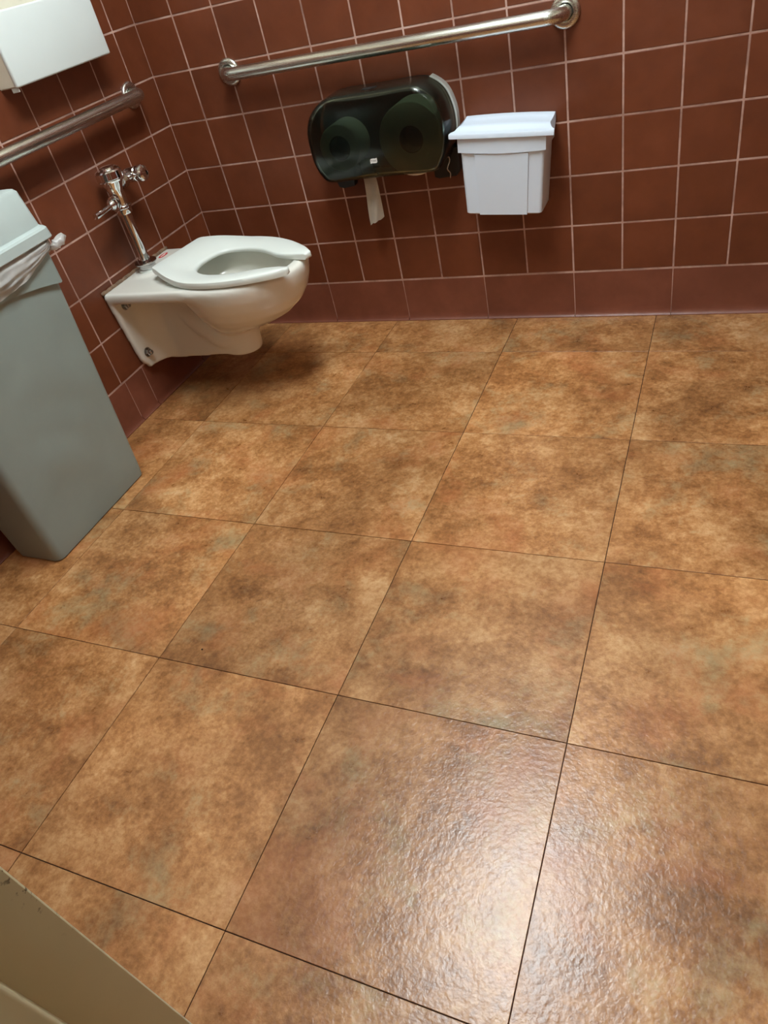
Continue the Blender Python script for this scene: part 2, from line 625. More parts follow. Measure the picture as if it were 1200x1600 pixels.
bm = bmesh.new()
add_box(bm, -0.1, RX + 0.1, FY - WT - 1.72, 0.1, CZ, CZ + 0.08)
o = finish('ceiling', bm, M_CEIL)
tag(o, 'white ceiling', 'ceiling', kind='structure')

# door frame: hollow metal jamb with rabbet and stop, seen at the lower left
df = structure('trim_1', 'olive cream painted metal door frame close to the camera, chipped along one edge', 'door frame')
def jamb_outline(s):
    """(x, y) outline, s=+1 for the left jamb, mirrored for the right one"""
    yr = -2.2540
    stop = 0.0145
    return [(-0.050, yr), (0.0, yr), (0.0, yr - 0.0445), (stop, yr - 0.0470), (stop, yr - 0.092), (0.0, yr - 0.092), (0.0, FY - WT - 0.012), (-0.050, FY - WT - 0.012), (-0.050, FY - WT - 0.0005), (-0.0385, FY - WT - 0.0005), (-0.0385, FY + 0.0005), (-0.050, FY + 0.0005)]
for s, x0 in ((1, JX0), (-1, JX1)):
    bm = bmesh.new()
    pts = [(x0 + s * u, v) for u, v in jamb_outline(s)]
    add_rings(bm, [[(x, y, 0.0) for x, y in pts], [(x, y, JH) for x, y in pts]])
    es = [e for e in bm.edges if abs(e.verts[0].co.z - e.verts[1].co.z) > 1.0 and (abs(e.verts[0].co.y + 2.254) < 1e-4 or abs(e.verts[0].co.x - (x0 + s * 0.0145)) < 1e-4)]
    bmesh.ops.bevel(bm, geom=es, offset=0.0030, segments=3, affect='EDGES', profile=0.5)
    finish('door_jamb', bm, M_DOOR, df, True, 0.5)
bm = bmesh.new()
add_box(bm, JX0 - 0.05, JX1 + 0.05, FY - WT - 0.012, -2.254, JH, JH + 0.045, 0.002, 2)
finish('door_head', bm, M_DOOR, df)

# ceiling fixtures (out of the picture; they give the light)
def ceiling_light(loc, size, strength, label):
    t = thing('ceiling_light', label, 'light', (loc[0], loc[1], CZ), 'ceiling fixtures')
    w, l = size
    bm = bmesh.new()
    for x0, x1, y0, y1 in ((-w / 2 - 0.03, -w / 2, -l / 2 - 0.03, l / 2 + 0.03), (w / 2, w / 2 + 0.03, -l / 2 - 0.03, l / 2 + 0.03), (-w / 2, w / 2, -l / 2 - 0.03, -l / 2), (-w / 2, w / 2, l / 2, l / 2 + 0.03)):
        add_box(bm, x0, x1, y0, y1, -0.06, -0.0005, 0.003)
    finish('frame', bm, M_FRAMEW, t)
    bm = bmesh.new()
    add_box(bm, -w / 2 + 0.0005, w / 2 - 0.0005, -l / 2 + 0.0005, l / 2 - 0.0005, -0.05, -0.03)
    finish('diffuser', bm, mat_emit('diffuser_light', LAMP_COLOR, strength), t)
    return t
ceiling_light(LAMP_AT, LAMP_SIZE, LAMP_STRENGTH, 'white fluorescent ceiling fixture over the bathroom floor')
ceiling_light((1.85, -3.45, CZ), (0.6, 0.6), HALL_FILL_STRENGTH, 'unseen white hallway ceiling fixture, added as fill light through the doorway')  # hallway lamp added out of view to fill the room from behind the camera

# ------------------------------------------------------------------ grab bars
def grab_bar(name, label, p0, p1, normal, mat):
    """p0, p1: flange centres on the wall"""
    p0, p1, nrm = Vector(p0), Vector(p1), Vector(normal)
    t = thing(name, label, 'grab bar', p0, 'stainless grab bars')
    d = (p1 - p0)
    L = d.length
    d.normalize()
    so, rb, r = 0.058, 0.046, 0.019
    path = [Vector((0, 0, 0)) + nrm * 0.004]
    for k in range(9):
        a = PI / 2 * k / 8
        path.append(nrm * (so - rb + rb * math.sin(a)) + d * (rb - rb * math.cos(a)))
    for k in range(9):
        a = PI / 2 * (1 - k / 8)
        path.append(nrm * (so - rb + rb * math.sin(a)) + d * (L - rb + rb * math.cos(a)))
    path.append(d * L + nrm * 0.004)
    bm = bmesh.new()
    add_tube(bm, path, r, 28)
    finish('bar', bm, mat, t, True, 0.9)
    for q in (Vector((0, 0, 0)), d * L):
        bm = bmesh.new()
        add_lathe(bm, [(0.001, 0.0385), (0.005, 0.0400), (0.009, 0.0385), (0.0118, 0.0345), (0.0128, 0.0280), (0.0118, 0.0225), (0.007, 0.0198), (0.004, 0.0185)], q, nrm, 40)
        finish('flange', bm, mat, t, True, 0.9)
    return t
grab_bar('grab_bar', 'long brushed steel grab bar on the back wall above the paper dispenser', (0.304, 0, 0.885), (1.376, 0, 0.878), (0, -1, 0), M_STEELX)
grab_bar('grab_bar', 'brushed steel grab bar on the left wall above the flush valve', (0, -0.150, 0.891), (0, -1.066, 0.893), (1, 0, 0), M_STEELY)

# ------------------------------------------------------------------ toilet
TY = -0.452
RIM = 0.430
toilet = thing('toilet', 'white wall-hung toilet with open-front seat mounted under the flush valve', 'toilet', (0, TY, 0))

def oval(xb, xf, hw, z, n=48, e=None):
    """egg shaped ring: xb back, xf front, half width hw"""
    cx = xb + (xf - xb) * 0.46
    if e is None:
        e = 2.3 + 2.4 * max(0.0, min(1.0, (z - 0.385) / 0.03))
    pts = []
    for i in range(n):
        a = 2 * PI * i / n
        c, s = math.cos(a), math.sin(a)
        ax = (xf - cx) if c > 0 else (cx - xb)
        ee = 2.0 if c > 0 else e
        pts.append((cx + ax * math.copysign(abs(c) ** (2 / ee), c), hw * math.copysign(abs(s) ** (2 / ee), s), z))
    return pts

bm = bmesh.new()
# bowl: outside down to the foot, inside cavity back up to the rim
outer = [(0.200, 0.648, 0.184, RIM - 0.004), (0.200, 0.652, 0.188, RIM - 0.014), (0.205, 0.651, 0.187, 0.402), (0.215, 0.645, 0.181, 0.375), (0.228, 0.630, 0.168, 0.340), (0.240, 0.603, 0.150, 0.305), (0.255, 0.562, 0.127, 0.275), (0.265, 0.510, 0.103, 0.252), (0.270, 0.452, 0.080, 0.235), (0.270, 0.420, 0.066, 0.224)]
foot = [(0.270, 0.411, 0.060, 0.212), (0.270, 0.405, 0.058, 0.190), (0.270, 0.402, 0.057, 0.162), (0.270, 0.400, 0.057, 0.142), (0.276, 0.394, 0.052, 0.135)]
inner_top = [(0.222, 0.612, 0.146, RIM - 0.001), (0.208, 0.636, 0.174, RIM)]
inner = [(0.275, 0.430, 0.050, 0.262), (0.270, 0.500, 0.080, 0.290), (0.260, 0.560, 0.108, 0.325), (0.240, 0.590, 0.128, 0.365), (0.224, 0.601, 0.138, 0.395), (0.218, 0.606, 0.141, 0.416)]
rings = [oval(b, f, h, z) for b, f, h, z in reversed(foot)] + [oval(b, f, h, z) for b, f, h, z in reversed(outer)]
rings += [oval(b, f, h, z) for b, f, h, z in reversed(inner_top)] + [oval(b, f, h, z) for b, f, h, z in reversed(inner)]
add_rings(bm, rings)
# deck between wall and bowl
DW = 0.186
dk = [(0.001, -DW), (0.001, DW), (0.16, DW), (0.31, DW - 0.001), (0.31, 0.166), (0.240, 0.158), (0.212, 0.13), (0.206, 0.0), (0.212, -0.13), (0.240, -0.158), (0.31, -0.166), (0.31, -DW + 0.001), (0.16, -DW)]
add_rings(bm, [[(x, y * 0.98, RIM - 0.036) for x, y in dk], [(x, y, RIM - 0.028) for x, y in dk], [(x, y, RIM - 0.004) for x, y in dk], [(x, y * 0.985, RIM) for x, y in dk]])
# raised boss round the spud
add_lathe(bm, [(RIM - 0.01, 0.056), (RIM + 0.001, 0.054), (RIM + 0.006, 0.046)], (0.066, -0.010, 0))
# wall flange: tapering plate with rounded lower corners
def plate(x, sc, z0, z1):
    out = []
    for t in range(13):
        z = z1 + (z0 - z1) * t / 12
        k = t / 12
        hw = (0.188 - 0.030 * k) * sc
        if k > 0.83:
            q = (k - 0.83) / 0.17
            hw -= 0.050 * (1 - math.sqrt(max(0, 1 - q * q)))
        out.append((hw, z))
    return [(x, y, z) for y, z in out] + [(x, -y, z) for y, z in reversed(out)]
add_rings(bm, [plate(0.001, 1.0, 0.137, RIM - 0.01), plate(0.017, 1.0, 0.137, RIM - 0.01), plate(0.024, 0.975, 0.142, RIM - 0.015)])
# gusset fillets between plate and web
def prism(bm, prof, y0, y1):
    add_rings(bm, [[(x, y0, z) for x, z in prof], [(x, y1, z) for x, z in prof]])
web = [(0.001, 0.128), (0.08, 0.130), (0.20, 0.136), (0.33, 0.146), (0.33, 0.235), (0.235, 0.290), (0.205, 0.36), (0.195, 0.42), (0.001, 0.42)]
prism(bm, web, -0.056, 0.056)
for i in range(16):
    k = i / 15
    hw = 0.140 - 0.080 * k ** 0.5
    x1 = 0.024 + 0.060 * k ** 1.3
    prism(bm, [(0.001, 0.139), (x1, 0.139), (x1, 0.42), (0.001, 0.42)], -hw, hw)
# trapway bulge sweeping under the bowl to the foot
tp = catmull([(0.110, 0, 0.330), (0.175, 0, 0.300), (0.235, 0, 0.255), (0.295, 0, 0.208), (0.335, 0, 0.180), (0.336, 0, 0.152)], 5)
add_tube(bm, tp, [0.046 + 0.030 * math.sin(PI * min(1, i / (len(tp) - 1) * 1.05)) for i in range(len(tp))], 24)
me = remeshed(bm, 0.0055, 10, 0.5)
link('bowl', me, M_PORC, toilet)

# seat (open front), leaning down a little towards the front
half = [((0.000, 0.000), (0.130, 0.000)), ((0.000, 0.060), (0.132, 0.028)), ((0.000, 0.104), (0.139, 0.054)), ((0.004, 0.119), (0.152, 0.074)), ((0.022, 0.129), (0.170, 0.087)), ((0.085, 0.156), (0.203, 0.097)), ((0.150, 0.173), (0.243, 0.099)), ((0.220, 0.178), (0.288, 0.092)), ((0.295, 0.170), (0.335, 0.075)), ((0.365, 0.149), (0.375, 0.057)), ((0.425, 0.121), (0.420, 0.047)), ((0.472, 0.093), (0.460, 0.044)), ((0.500, 0.070), (0.490, 0.044))]
ou = catmull([Vector((a[0], a[1], 0)) for a, b in half], 5)
inn = catmull([Vector((b[0], b[1], 0)) for a, b in half], 5)
full_o = [Vector((p.x, -p.y, 0)) for p in reversed(ou[1:])] + ou
full_i = [Vector((p.x, -p.y, 0)) for p in reversed(inn[1:])] + inn
prof = [(0.0, 0.006), (0.012, 0.001), (0.5, 0.0), (0.985, 0.0), (1.0, 0.004), (1.0, 0.0075), (0.985, 0.0115), (0.93, 0.0135), (0.5, 0.0185), (0.10, 0.0215), (0.02, 0.0190), (0.0, 0.013)]
rings = []
m_ = len(full_o)
for i, (a, b) in enumerate(zip(full_o, full_i)):
    w = (b - a).length
    sm = (a.x + b.x) / 2
    dish = max(0.0, min(1.0, (0.47 - sm) / 0.12))          # the dished inner edge fades out at the tips
    def zb(p):                                             # the hinge end stands a little higher
        q = max(0.0, min(1.0, p.x / 0.20))
        return -0.020 * q * q * (3 - 2 * q)
    ring = []
    for f, h in prof:
        p = a + (b - a) * f
        hh = h if h < 0.007 else h + (1 - dish) * 0.006 * f
        ring.append(p + Vector((0, 0, hh + zb(p))))
    rings.append(ring)
# rounded tips
def tip(ring, prev, s):
    c = sum((Vector(p) for p in ring), Vector()) / len(ring)
    d = (c - sum((Vector(p) for p in prev), Vector()) / len(prev)).normalized()
    return [[c + (Vector(p) - c) * k + d * e for p in ring] for k, e in ((0.93, 0.006), (0.76, 0.0105), (0.4, 0.0125))]
rings = list(reversed(tip(rings[0], rings[1], 1))) + rings + tip(rings[-1], rings[-2], 1)
bm = bmesh.new()
add_rings(bm, rings)
seat = finish('seat', bm, M_SEAT, toilet, True, 0.9)
seat.location = (0.166, 0.034, 0.4525)
seat.rotation_euler = (0, math.radians(0.0), math.radians(-9.0))
for s in (-1, 1):
    bm = bmesh.new()
    add_lathe(bm, [(RIM - 0.001, 0.016), (RIM + 0.006, 0.017), (RIM + 0.014, 0.014), (RIM + 0.022, 0.013)], (0.212, s * 0.07 - 0.008, 0), n=16)
    finish('hinge_post', bm, M_SEAT, toilet, True, 0.7)
    bm = bmesh.new()
    add_box(bm, 0.232 - 0.012, 0.232 + 0.012, s * 0.115 - 0.012, s * 0.115 + 0.012, RIM - 0.0135, RIM + 0.0025, 0.003, 2)
    finish('bumper', bm, M_SEAT, toilet)
# fixing nuts on the wall flange
for s in (-1, 1):
    for y, z in ((0.129, 0.195), (0.134, 0.372)):
        bm = bmesh.new()
        o0 = (0.0238, s * y, z)
        add_lathe(bm, [(0.0, 0.0165), (0.003, 0.0165), (0.0031, 0.013)], o0, (1, 0, 0), 20)
        add_lathe(bm, [(0.003, 0.0125), (0.012, 0.0125), (0.0135, 0.0105)], o0, (1, 0, 0), 6)
        add_lathe(bm, [(0.012, 0.008), (0.020, 0.008), (0.0225, 0.005)], o0, (1, 0, 0), 12)
        finish('fixing_nut', bm, M_CHROMEDARK, toilet, True, 0.5)
# red maker's emblem printed on the deck: an oval outline with a dash in it
bm = bmesh.new()
ex, ey = 0.034, 0.122
def ell(a, b, z):
    return [(ex + a * math.cos(2 * PI * i / 32), ey + b * math.sin(2 * PI * i / 32), z) for i in range(32)]
add_rings(bm, [ell(0.011, 0.024, RIM - 0.002), ell(0.011, 0.024, RIM + 0.0006)])
em = finish('emblem', bm, M_RED, toilet)
em['label'] = 'red oval emblem on the deck'
bm = bmesh.new()
add_rings(bm, [[(ex + 0.003 * math.cos(2 * PI * i / 16), ey + 0.016 * math.sin(2 * PI * i / 16), z) for i in range(16)] for z in (RIM + 0.0004, RIM + 0.0009)])
finish('emblem_script', bm, M_WHITE, em)
# gasket under the spud and discoloured caulk along the wall
bm = bmesh.new()
add_lathe(bm, [(RIM + 0.004, 0.030), (RIM + 0.011, 0.030), (RIM + 0.013, 0.027)], (0.066, -0.010, 0))
finish('gasket', bm, M_SEAT, toilet, True, 0.6)
bm = bmesh.new()
pts = [(0.0035, -0.186 + 0.372 * i / 30, RIM + 0.0015 + 0.0012 * math.sin(i * 1.9)) for i in range(31)]
add_tube(bm, pts, [0.0070 + 0.0009 * math.sin(i * 2.7) for i in range(31)], 8)
finish('caulk', bm, M_CAULK, toilet, True)

# ------------------------------------------------------------------ flush valve
VX, VY = 0.070, -0.462
fv = thing('flush_valve', 'chrome flush valve with lever and vertical tube above the toilet', 'flush valve', (VX, VY, RIM + 0.013))
ZB = RIM + 0.013
def vz(z):
    return z - ZB
def part(name, build, mat=M_CHROME, parent=fv, angle=0.6):
    bm = bmesh.new()
    build(bm)
    return finish(name, bm, mat, parent, True, angle)
O0 = (0, 0, 0)
part('spud_nut', lambda b: add_lathe(b, [(0.0, 0.026), (0.003, 0.028), (0.014, 0.029), (0.017, 0.036), (0.021, 0.0375), (0.0235, 0.036), (0.024, 0.0215)], O0, n=32), M_CHROMEDARK)
part('flush_tube', lambda b: add_lathe(b, [(0.012, 0.0178), (vz(0.640), 0.0178)], O0, n=32))
part('coupling_nut', lambda b: add_lathe(b, [(vz(0.622), 0.0180), (vz(0.622), 0.0245), (vz(0.627), 0.0262), (vz(0.638), 0.0262), (vz(0.641), 0.0300), (vz(0.646), 0.0300), (vz(0.649), 0.0250)], O0, n=28))
def body(b):
    add_lathe(b, [(vz(0.646), 0.0215), (vz(0.664), 0.0230), (vz(0.690), 0.0235), (vz(0.700), 0.0270), (vz(0.714), 0.0325), (vz(0.722), 0.0345)], O0, n=36)
part('valve_body', body)
cap = part('cap', lambda b: add_lathe(b, [(vz(0.719), 0.0300), (vz(0.720), 0.0395), (vz(0.724), 0.0415), (vz(0.726), 0.0395), (vz(0.729), 0.0415), (vz(0.749), 0.0405), (vz(0.753), 0.0370), (vz(0.755), 0.0300), (vz(0.754), 0.0250), (vz(0.759), 0.0235), (vz(0.762), 0.0190), (vz(0.763), 0.001)], O0, n=40))
# lever on the near side
def socket(b):
    add_lathe(b, [(0.014, 0.0150), (0.024, 0.0160), (0.026, 0.0215), (0.030, 0.0225), (0.034, 0.0215), (0.036, 0.0170)], (0, 0, vz(0.664)), (0.10, -1, -0.02), 24)
    add_lathe(b, [(0.036, 0.0190), (0.046, 0.0190), (0.047, 0.0165)], (0, 0, vz(0.664)), (0.10, -1, -0.02), 8)
    add_lathe(b, [(0.046, 0.0165), (0.052, 0.0150), (0.058, 0.0105)], (0, 0, vz(0.664)), (0.10, -1, -0.02), 20)
sock = part('handle_socket', socket, angle=0.5)
part('handle', lambda b: add_lathe(b, [(0.055, 0.0060), (0.064, 0.0085), (0.070, 0.0075), (0.100, 0.0085), (0.136, 0.0098), (0.141, 0.0090), (0.142, 0.001)], (0, 0, vz(0.664)), (0.10, -1, -0.02), 20), parent=sock)
# control stop towards the corner
SY = 0.105
ZS = vz(0.706)
part('inlet_tube', lambda b: (add_lathe(b, [(0.018, 0.0150), (SY - 0.015, 0.0150)], (0, 0, ZS), (0, 1, 0), 24), add_lathe(b, [(0.030, 0.0155), (0.031, 0.0235), (0.050, 0.0235), (0.051, 0.0155)], (0, 0, ZS), (0, 1, 0), 8), add_lathe(b, [(0.052, 0.0165), (0.053, 0.0200), (0.058, 0.0200), (0.060, 0.0165)], (0, 0, ZS), (0, 1, 0), 24)), angle=0.5)
stop = part('control_stop', lambda b: add_lathe(b, [(-VX + 0.012, 0.0150), (-0.030, 0.0150), (-0.026, 0.0200), (-0.012, 0.0225), (0.014, 0.0225), (0.018, 0.0190), (0.022, 0.0190)], (0, SY, ZS), (1, 0, 0), 28))
part('stop_cap', lambda b: add_lathe(b, [(0.020, 0.0190), (0.021, 0.0245), (0.024, 0.0262), (0.040, 0.0250), (0.046, 0.0215), (0.049, 0.0150), (0.047, 0.0100), (0.047, 0.001)], (0, SY, ZS), (1, 0, 0), 28), parent=stop)
part('wall_flange', lambda b: add_lathe(b, [(-VX + 0.001, 0.034), (-VX + 0.004, 0.034), (-VX + 0.014, 0.024), (-VX + 0.018, 0.0155)], (0, SY, ZS), (1, 0, 0), 32), parent=stop)

# ------------------------------------------------------------------ twin toilet paper dispenser
disp = thing('toilet_paper_dispenser', 'twin jumbo toilet paper dispenser with smoke-green see-through cover on the back wall', 'dispenser', (0.815, 0.0, 0.50))
DX = 0.815
def disp_outline(inset=0.0):
    """front outline (x, z) relative to the dispenser's origin"""
    pts = [(-0.224, 0.135), (-0.222, 0.200), (-0.200, 0.247), (-0.165, 0.276), (-0.125, 0.2895), (-0.06, 0.291), (0.06, 0.291), (0.145, 0.2895), (0.182, 0.276), (0.212, 0.247), (0.229, 0.200), (0.231, 0.150), (0.222, 0.105), (0.202, 0.066), (0.180, 0.050), (0.10, 0.0485), (0.0, 0.0485), (-0.10, 0.0485), (-0.180, 0.050), (-0.206, 0.072), (-0.219, 0.102)]
    c = catmull([Vector((x, 0, z)) for x, z in pts], 4, True)
    cx, cz = 0.003, 0.170
    out = []
    for p in c:
        d = Vector((p.x - cx, 0, p.z - cz))
        L = d.length
        q = d * ((L - inset) / L)
        out.append((cx + q.x, cz + q.z))
    return out
def cover_ring(y, inset):
    return [(x, y, z) for x, z in disp_outline(inset)]
bm = bmesh.new()
outer_r = [cover_ring(-0.030, -0.001), cover_ring(-0.080, 0.0), cover_ring(-0.118, 0.001), cover_ring(-0.132, 0.004), cover_ring(-0.139, 0.010), cover_ring(-0.142, 0.019)]
vr = add_rings(bm, outer_r, cap0=False, cap1=False)
top = vr[-1]
bm.faces.new(top)
inner_r = [cover_ring(-0.030, 0.003), cover_ring(-0.080, 0.004), cover_ring(-0.118, 0.005), cover_ring(-0.130, 0.008), cover_ring(-0.1360, 0.014), cover_ring(-0.1388, 0.022)]
vi = add_rings(bm, inner_r, cap0=False, cap1=False)
bm.faces.new(vi[-1][::-1])
n = len(vr[0])
for i in range(n):
    j = (i + 1) % n
    bm.faces.new((vr[0][i], vi[0][i], vi[0][j], vr[0][j]))
finish('cover', bm, M_SMOKE, disp, True, 0.7)
# pale back housing with a rim that shows round the right end
bm = bmesh.new()
add_rings(bm, [cover_ring(-0.001, 0.004), cover_ring(-0.010, 0.004)])
finish('back_plate', bm, M_BLACK, disp)
bm = bmesh.new()
oo, ii = disp_outline(-0.0045), disp_outline(0.0005)
k0 = [i for i, (x, z) in enumerate(oo) if x > 0.165 and z > 0.12]
k0 = sorted(k0)
ro = [[(oo[k][0], -0.001, oo[k][1]), (oo[k][0], -0.026, oo[k][1]), (ii[k][0], -0.026, ii[k][1]), (ii[k][0], -0.001, ii[k][1])] for k in k0]
add_rings(bm, ro)
finish('end_rim', bm, M_BACKPLATE, disp, True, 0.5)
# dark end brackets reaching below the cover
for s in (-1, 1):
    bm = bmesh.new()
    xa = -0.226 if s < 0 else 0.140
    prof = [(0, 0.005), (0.014, 0.0), (0.072, 0.003), (0.086, 0.02), (0.086, 0.085), (0.0, 0.085)]
    if s < 0:
        prof = [(0.024, 0.005), (0.040, 0.0), (0.080, 0.004), (0.086, 0.03), (0.086, 0.085), (0.008, 0.085), (0.012, 0.045)]
    add_rings(bm, [[(xa + u, -0.001, v) for u, v in prof], [(xa + u, -0.030, v) for u, v in prof]])
    finish('end_bracket', bm, M_BLACK, disp)
# latch on top and small peg under the logo
bm = bmesh.new()
add_box(bm, -0.022, 0.022, -0.100, -0.080, 0.289, 0.293, 0.001)
add_box(bm, -0.010, 0.010, -0.105, -0.100, 0.286, 0.2925, 0.001)
finish('latch', bm, M_BLACK, disp)
bm = bmesh.new()
add_lathe(bm, [(0.0, 0.0030), (0.003, 0.0028), (0.004, 0.0010)], (-0.004, -0.136, 0.066), (0, -1, 0), 12)
finish('peg', bm, M_BACKPLATE, disp)
# white bracket end and wire hook under the right end
bm = bmesh.new()
add_box(bm, -0.175, -0.135, -0.065, -0.030, 0.037, 0.042, 0.001)
add_box(bm, -0.150, -0.143, -0.040, -0.034, 0.028, 0.038, 0.001)
finish('roll_gate', bm, M_BACKPLATE, disp)
bm = bmesh.new()
add_tube(bm, catmull([(0.196, -0.060, 0.085), (0.206, -0.058, 0.060), (0.194, -0.056, 0.034), (0.201, -0.054, 0.020), (0.198, -0.053, 0.004)], 5), 0.0022, 8)
finish('wire_hook', bm, M_CHROMEDARK, disp, True)
# logo: white flag-like tag with the maker's name
bm = bmesh.new()
fl = [(-0.0115, -0.0075), (-0.006, -0.0060), (0.000, -0.0066), (0.008, -0.0068), (0.0115, -0.004), (0.0115, 0.0080), (0.006, 0.0062), (0.000, 0.0070), (-0.008, 0.0066), (-0.0115, 0.003)]
add_rings(bm, [[(-0.008 + x, -0.1416, 0.104 + z) for x, z in fl], [(-0.008 + x, -0.1428, 0.104 + z) for x, z in fl]])
logo = finish('logo_tag', bm, M_WHITE, disp)
cu = bpy.data.curves.new('logo_text', 'FONT')
cu.body = 'TORK'
cu.size = 0.0078
cu.align_x = 'CENTER'
cu.align_y = 'CENTER'
tmp = bpy.data.objects.new('logo_text', cu)
COL.objects.link(tmp)
dg = bpy.context.evaluated_depsgraph_get()
tm = bpy.data.meshes.new_from_object(tmp.evaluated_get(dg))
bpy.data.objects.remove(tmp)
tm.transform(Matrix.Translation((-0.008, -0.1431, 0.104)) @ Matrix.Rotation(PI / 2, 4, 'X'))
tm.materials.clear()
link('logo_text', tm, M_INK, logo)

def paper_roll(loc, r_out, r_core, width, label):
    t = thing('toilet_paper_roll', label, 'toilet paper', loc, 'jumbo rolls in the dispenser')
    bm = bmesh.new()
    nseg = 48
    prof = [(0.0, r_core), (0.0, r_out - 0.002), (0.002, r_out), (width - 0.002, r_out), (width, r_out - 0.002), (width, r_core)]
    rings = [[(r * math.cos(2 * PI * i / nseg), -h, r * math.sin(2 * PI * i / nseg)) for i in range(nseg)] for h, r in prof]
    rings.append(rings[0])
    add_rings(bm, rings, cap0=False, cap1=False)
    bmesh.ops.remove_doubles(bm, verts=bm.verts[:], dist=1e-6)
    finish('paper', bm, M_PAPER, t, True, 0.7)
    bm = bmesh.new()
    prof = [(0.001, r_core - 0.0005), (width - 0.001, r_core - 0.0005), (width - 0.001, r_core - 0.003), (0.001, r_core - 0.003)]
    rings = [[(r * math.cos(2 * PI * i / nseg), -h, r * math.sin(2 * PI * i / nseg)) for i in range(nseg)] for h, r in prof]
    rings.append(rings[0])
    add_rings(bm, rings, cap0=False, cap1=False)
    bmesh.ops.remove_doubles(bm, verts=bm.verts[:], dist=1e-6)
    finish('core', bm, M_CORE, t, True, 0.7)
    bm = bmesh.new()
    add_lathe(bm, [(0.012, 0.012), (0.03, 0.014), (width * 0.55, 0.014), (width * 0.56, r_core - 0.004), (width * 0.60, r_core - 0.004)], (0, 0.0135, 0), (0, -1, 0), 24)
    finish('spindle', bm, M_BLACK, t, True, 0.6)
    return t
roll_a = paper_roll((0.690, -0.028, 0.645), 0.068, 0.036, 0.090, 'smaller used toilet paper roll, left inside the dispenser with its sheet hanging')
roll_b = paper_roll((0.930, -0.028, 0.644), 0.103, 0.0385, 0.090, 'large toilet paper roll, right inside the dispenser, showing below the cover')
# hanging sheet with a torn end
bm = bmesh.new()
cols, rows = 8, 22
gv = []
for j in range(rows + 1):
    rowv = []
    for i in range(cols + 1):
        u = i / cols - 0.5
        k = j / rows
        torn = 0.0
        if j == rows:
            torn = 0.010 * noise.noise(Vector((i * 1.7, 3.1, 0.2))) + 0.020 * (u + 0.5) - 0.012
        z = 0.595 - 0.197 * k + torn
        x = 0.744 + 0.004 * k + (0.047 + 0.010 * max(0, k - 0.55)) * u + 0.006 * math.sin(k * 4.2)
        y = -0.071 - 0.006 * math.sin(k * 3 + u * 2) + 0.006 * math.sin(u * 7 + k * 5) * k
        rowv.append(bm.verts.new((x - 0.690, y + 0.028, z - 0.645)))
    gv.append(rowv)
for j in range(rows):
    for i in range(cols):
        bm.faces.new((gv[j][i], gv[j][i + 1], gv[j + 1][i + 1], gv[j + 1][i]))
r = bmesh.ops.solidify(bm, geom=bm.faces[:], thickness=0.0006)
finish('hanging_sheet', bm, M_PAPER, roll_a, True, 0.9)

# ------------------------------------------------------------------ sanitary bin
BX, BZ = 1.190, 0.405
sb = thing('sanitary_bin', 'small white lidded waste bin hung askew on the back wall', 'bin', (BX, 0.0, BZ))
sb.rotation_euler = (0, math.radians(4.2), 0)
D = 0.128
def bin_ring(z, hw, d, r=0.010, front=None):
    return [(x, y, z) for x, y in rrect(-hw, hw, -d, -0.004, r, 4)]
bm = bmesh.new()
add_rings(bm, [bin_ring(0.000, 0.113, D - 0.010), bin_ring(0.003, 0.1165, D - 0.007), bin_ring(0.170, 0.123, D - 0.001), bin_ring(0.190, 0.124, D)])
finish('body', bm, M_BIN, sb, True, 0.6)
# raised panel in the front face
bm = bmesh.new()
add_rings(bm, [[(-0.073, -D + 0.0085, -0.001), (0.073, -D + 0.0085, -0.001), (0.073, -D + 0.0035, -0.001), (-0.073, -D + 0.0035, -0.001)][::-1],
               [(-0.079, -D + 0.004, 0.176), (0.079, -D + 0.004, 0.176), (0.079, -D - 0.0045, 0.176), (-0.079, -D - 0.0045, 0.176)][::-1]])
finish('front_panel', bm, M_BIN, sb)
# rim band with a bowed lower edge
bm = bmesh.new()
nb = 16
rt, rbm = [], []
def rim_path(hw, d, bow):
    out = [(hw, -0.006, 0.0)]
    for i in range(nb + 1):
        u = 1 - 2 * i / nb
        out.append((u * hw, -d - 0.004 * (1 - u * u), bow * (1 - u * u)))
    out.append((-hw, -0.006, 0.0))
    return out
po = rim_path(0.1290, D + 0.0040, -0.0045)
add_rings(bm, [[(x, y, 0.182 + b) for x, y, b in po], [(x, y, 0.227) for x, y, b in po]])
finish('rim', bm, M_BIN, sb, True, 0.6)
# lid: swept-back top with a concave flank and flat lip
lidp = [(-0.004, 0.2475), (-0.016, 0.2490), (-0.030, 0.2450), (-0.055, 0.2425), (-0.078, 0.2420), (-0.092, 0.2425), (-0.104, 0.2395), (-0.113, 0.2360), (-0.126, 0.2350), (-0.139, 0.2340), (-0.1405, 0.2310), (-0.1405, 0.2215), (-0.136, 0.2215), (-0.134, 0.2250), (-0.004, 0.2250)]
bm = bmesh.new()
def lid_half(y, z):
    """half width of the lid at this profile point: the ends pinch in between top and lip"""
    k = max(0.0, min(1.0, (-0.080 - y) / 0.048))
    return 0.1315 + 0.0205 * k * k
xsN = 25
ringsL = []
for i in range(xsN):
    u = -1 + 2 * i / (xsN - 1)
    ringsL.append([(u * lid_half(y, z), y - 0.003 * (1 - u * u) * (1 if y < -0.12 else 0), z + 0.0030 * (1 - u * u) * (1 if z > 0.2365 else 0)) for y, z in lidp])
add_rings(bm, ringsL)
finish('lid', bm, M_BIN, sb, True, 0.7)

# ------------------------------------------------------------------ seat cover dispenser (left wall, above the bar)
sc = thing('seat_cover_dispenser', 'white plastic seat cover dispenser on the left wall above the grab bar', 'dispenser', (0.0, -0.450, 1.020))
SW = 0.202
bm = bmesh.new()
